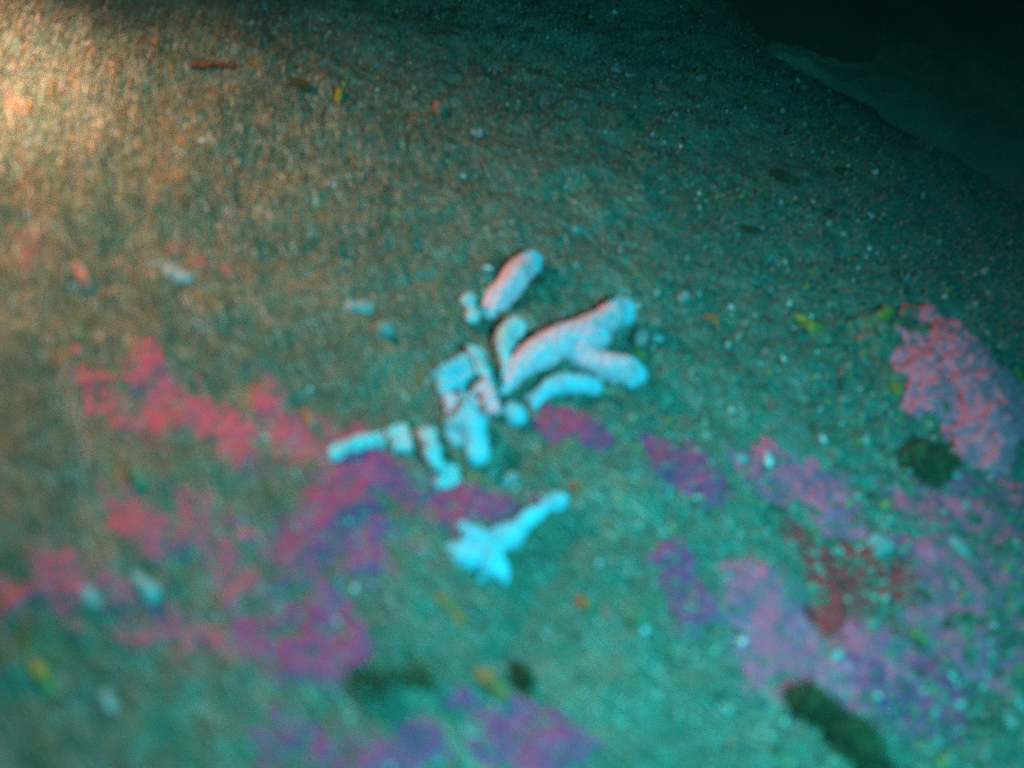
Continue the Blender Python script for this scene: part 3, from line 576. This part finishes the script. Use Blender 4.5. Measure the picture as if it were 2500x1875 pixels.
# ------------------------------------------------------------------ loose bits: shells and stones one can pick out
HG = 'loose shell chips on the seabed'
def chip(px, py, rx, ry, ang, m, name, label, cat, group=HG, up=4, thick=.45):
    s = scl(px, py); c = P(px, py, up); J = jac(px, py)
    d = J @ np.array([math.cos(math.radians(ang)), math.sin(math.radians(ang))]); d3 = Vector((d[0], d[1], 0)).normalized()
    rot = Matrix.Rotation(math.atan2(d3.y, d3.x), 3, 'Z') @ Matrix.Rotation(random.uniform(-.35, .35), 3, 'X')
    l = Lump(); l.ball(c, s, (rx, ry, max(3, ry * thick)), rot); l.ball(c + d3 * s * rx * .5, s, (rx * .6, ry * .85, max(3, ry * thick * .9)), rot)
    return thing(l, name, label, cat, m, group, voxel=max(0.0011, s * min(rx, ry) / 5), disp=0.5 * s * min(rx, ry), dscale=max(0.006, s * ry * 0.9), smooth=1, disp2=0.2 * s * min(rx, ry))
chip(395, 645, 42, 12, 5, 'dull', 'curved_shell', 'curved grey shell half sunk beside a small red patch', 'shell', None)
chip(430, 672, 40, 26, 20, 'dull', 'shell_chip', 'dull bluish grey plate just below the curved grey shell', 'shell')
chip(870, 752, 44, 22, -5, 'dull', 'shell_chip', 'broad lilac grey plate up left of the grey barrel shell', 'shell')
chip(938, 805, 16, 24, 85, 'dull', 'barrel_shell', 'small grey barrel shaped shell left of the white rubble', 'shell', None, up=12, thick=.9)
chip(1243, 1170, 15, 24, 60, 'dull', 'shell_chip', 'greenish stub shell behind the neck of forked fragment', 'shell', up=8, thick=.8)
chip(1604, 828, 10, 18, 80, 'dull', 'pebble', 'pale green pebble just right of the pinkish snail', 'pebble', None, up=8, thick=.8)
chip(1875, 1127, 12, 17, 20, 'shell', 'shell_chip', 'brightest white shell chip, on pale mauve crust', 'shell', up=8, thick=.8)
chip(1806, 1120, 18, 14, 0, 'dull', 'shell_chip', 'pale ribbed chip left of the brightest white chip', 'shell', up=6, thick=.7)
chip(2008, 1070, 8, 16, 10, 'shell', 'shell_chip', 'thin white chip above pale mauve crust', 'shell', up=6)
chip(1913, 876, 7, 13, 0, 'shell', 'shell_chip', 'small upright white chip left of the encrusted stone', 'shell', up=6)
chip(1784, 750, 6, 13, 0, 'shell', 'shell_chip', 'small upright white chip above the orange brown tuft', 'shell', up=6)
chip(1558, 745, 5, 13, 10, 'shell', 'shell_chip', 'tiny white sliver beside the tip of branched coral upper arm', 'shell', up=6)
chip(1668, 725, 14, 22, 40, 'dull', 'shell_chip', 'striped grey chip in the open sediment right of branched coral', 'shell', up=4)
chip(1190, 653, 12, 5, 15, 'shell', 'shell_chip', 'tiny white sliver left of the coral finger', 'shell')
chip(270, 1720, 46, 16, 55, 'dull', 'shell_chip', 'long bluish white chip in the lower left corner area', 'shell', up=8)
chip(215, 1450, 40, 18, 50, 'dull', 'shell_chip', 'blue grey chip left of the cream ball sponge', 'shell')
chip(1155, 1795, 38, 8, 40, 'dull', 'narrow_shell', 'narrow white shell on purple crust at the bottom edge', 'shell', None, up=6)
chip(530, 1298, 30, 8, 50, 'shell', 'shell_chip', 'pale cream sliver among the red crust in the lower left', 'shell')
chip(650, 1068, 22, 6, 10, 'shell', 'shell_chip', 'thin white sliver on the red crust band', 'shell')
chip(500, 343, 12, 5, 5, 'shell', 'shell_chip', 'tiny bright white sliver in the brown upper left sediment', 'shell')
chip(1165, 325, 15, 12, 10, 'dull', 'shell_chip', 'pale blue chip in the dim sediment below the pink fragment', 'shell')
chip(1127, 430, 12, 5, 10, 'shell', 'shell_chip', 'tiny white sliver between pale blue chip and coral finger', 'shell')
chip(1068, 265, 12, 20, -10, 'salmon', 'coral_fragment', 'pink fragment standing in the dim upper middle sediment', 'coral', None, up=10, thick=.9)
chip(1615, 213, 20, 10, 25, 'salmon', 'coral_fragment', 'orange pink stick fragment in the dim sediment near the top', 'coral', None, up=6, thick=.9)
chip(1502, 170, 13, 10, 20, 'dull', 'shell_chip', 'pale pinkish chip, left one of two near the orange pink stick', 'shell')
chip(1538, 183, 14, 9, 0, 'dull', 'shell_chip', 'pale pinkish chip, right one of two near the orange pink stick', 'shell')
chip(1990, 112, 7, 7, 0, 'shell', 'shell_chip', 'lone white dot chip in the dark top right', 'shell', up=4)
chip(1710, 190, 14, 9, 0, 'dull', 'shell_chip', 'pale chip pair right of the orange pink stick', 'shell')
chip(1868, 222, 11, 10, 0, 'dull', 'shell_chip', 'pale chip nearest the shadowed crevice', 'shell')
chip(1648, 277, 10, 10, 0, 'dull', 'shell_chip', 'dim pale chip below the orange pink stick', 'shell')
chip(2125, 527, 11, 11, 0, 'shell', 'shell_chip', 'round white chip in the grey sediment below the crevice', 'shell')
chip(828, 232, 10, 24, 10, 'yellow', 'sponge', 'small ochre sponge in the dim upper left sediment', 'sponge', SG, up=6, thick=.9)
chip(735, 208, 22, 18, 20, 'olive', 'stone', 'dark stone left of the small ochre sponge', 'stone', None, up=6, thick=.7)
chip(520, 158, 60, 14, 2, 'brown', 'algae_tuft', 'long dark reddish tuft in the upper left sediment', 'algae', None, up=2, thick=.6)
chip(1912, 432, 36, 16, 28, 'olive', 'stone', 'dark elongated stone in the grey sediment below crevice', 'stone', None, up=6, thick=.8)
chip(2060, 418, 22, 13, 10, 'olive', 'stone', 'dark oval stone closest to the crevice', 'stone', None, up=4, thick=.8)
chip(2036, 522, 17, 8, 40, 'brown', 'stone', 'small dark reddish stone left of the round white chip', 'stone', None, up=4, thick=.8)
chip(1828, 560, 22, 11, 8, 'olive', 'stone', 'small dark stone in open sediment right of branched coral top', 'stone', None, up=4, thick=.8)
chip(1405, 1193, 9, 20, -30, 'orange', 'sponge', 'small orange sponge just right of the fragment beak', 'sponge', SG, up=4, thick=.9)
chip(2185, 950, 14, 20, -20, 'yellow', 'sponge', 'small ochre sponge on the lower left face of encrusted stone', 'sponge', SG, up=16, thick=.9)
chip(2340, 1340, 14, 40, -35, 'dull', 'shell_chip', 'pale curved chip in the gravel right of maroon algae', 'shell', up=5)
chip(2280, 1735, 13, 12, 10, 'dull', 'shell_chip', 'white chip near the ring shaped sponge', 'shell', up=6)
chip(2172, 1727, 12, 8, 20, 'shell', 'shell_chip', 'small white chip on purple crust near large dark sponge', 'shell', up=6)
chip(2285, 1810, 12, 10, 30, 'dull', 'shell_chip', 'white chip below left of the ring shaped sponge', 'shell', up=6)
chip(2145, 1330, 26, 32, 20, 'dull', 'shell_chip', 'greenish white lumpy shell above the maroon algae', 'shell', up=8, thick=.7)
chip(1740, 1845, 10, 6, 40, 'shell', 'shell_chip', 'tiny white chip at the bottom edge left of large dark sponge', 'shell', up=4)

S.render.engine = 'CYCLES'
S.cycles.use_denoising = False
S.cycles.volume_bounces = 0
S.cycles.max_bounces = 4
S.cycles.sample_clamp_direct = 5
S.cycles.sample_clamp_indirect = 2

# ------------------------------------------------------------------ the silty water
bm = bmesh.new(); bmesh.ops.create_cube(bm, size=1, matrix=Matrix.Translation((0.2, 0.3, -0.3)) @ Matrix.Diagonal((13, 13, 3.2, 1)))
me = bpy.data.meshes.new('haze'); bm.to_mesh(me); bm.free()
hm = bpy.data.materials.new('silty_water'); hm.use_nodes = True; n = hm.node_tree; n.nodes.remove(n.nodes['Principled BSDF'])
v = n.nodes.new('ShaderNodeVolumePrincipled'); v.inputs['Density'].default_value = HAZE; v.inputs['Color'].default_value = (0.62, 0.86, 0.84, 1); v.inputs['Anisotropy'].default_value = 0.3
n.links.new(v.outputs[0], n.nodes['Material Output'].inputs['Volume'])
tag(link_mesh('haze', me, hm, smooth=False), kind='stuff')['label'] = 'milky green silt hanging in the water'
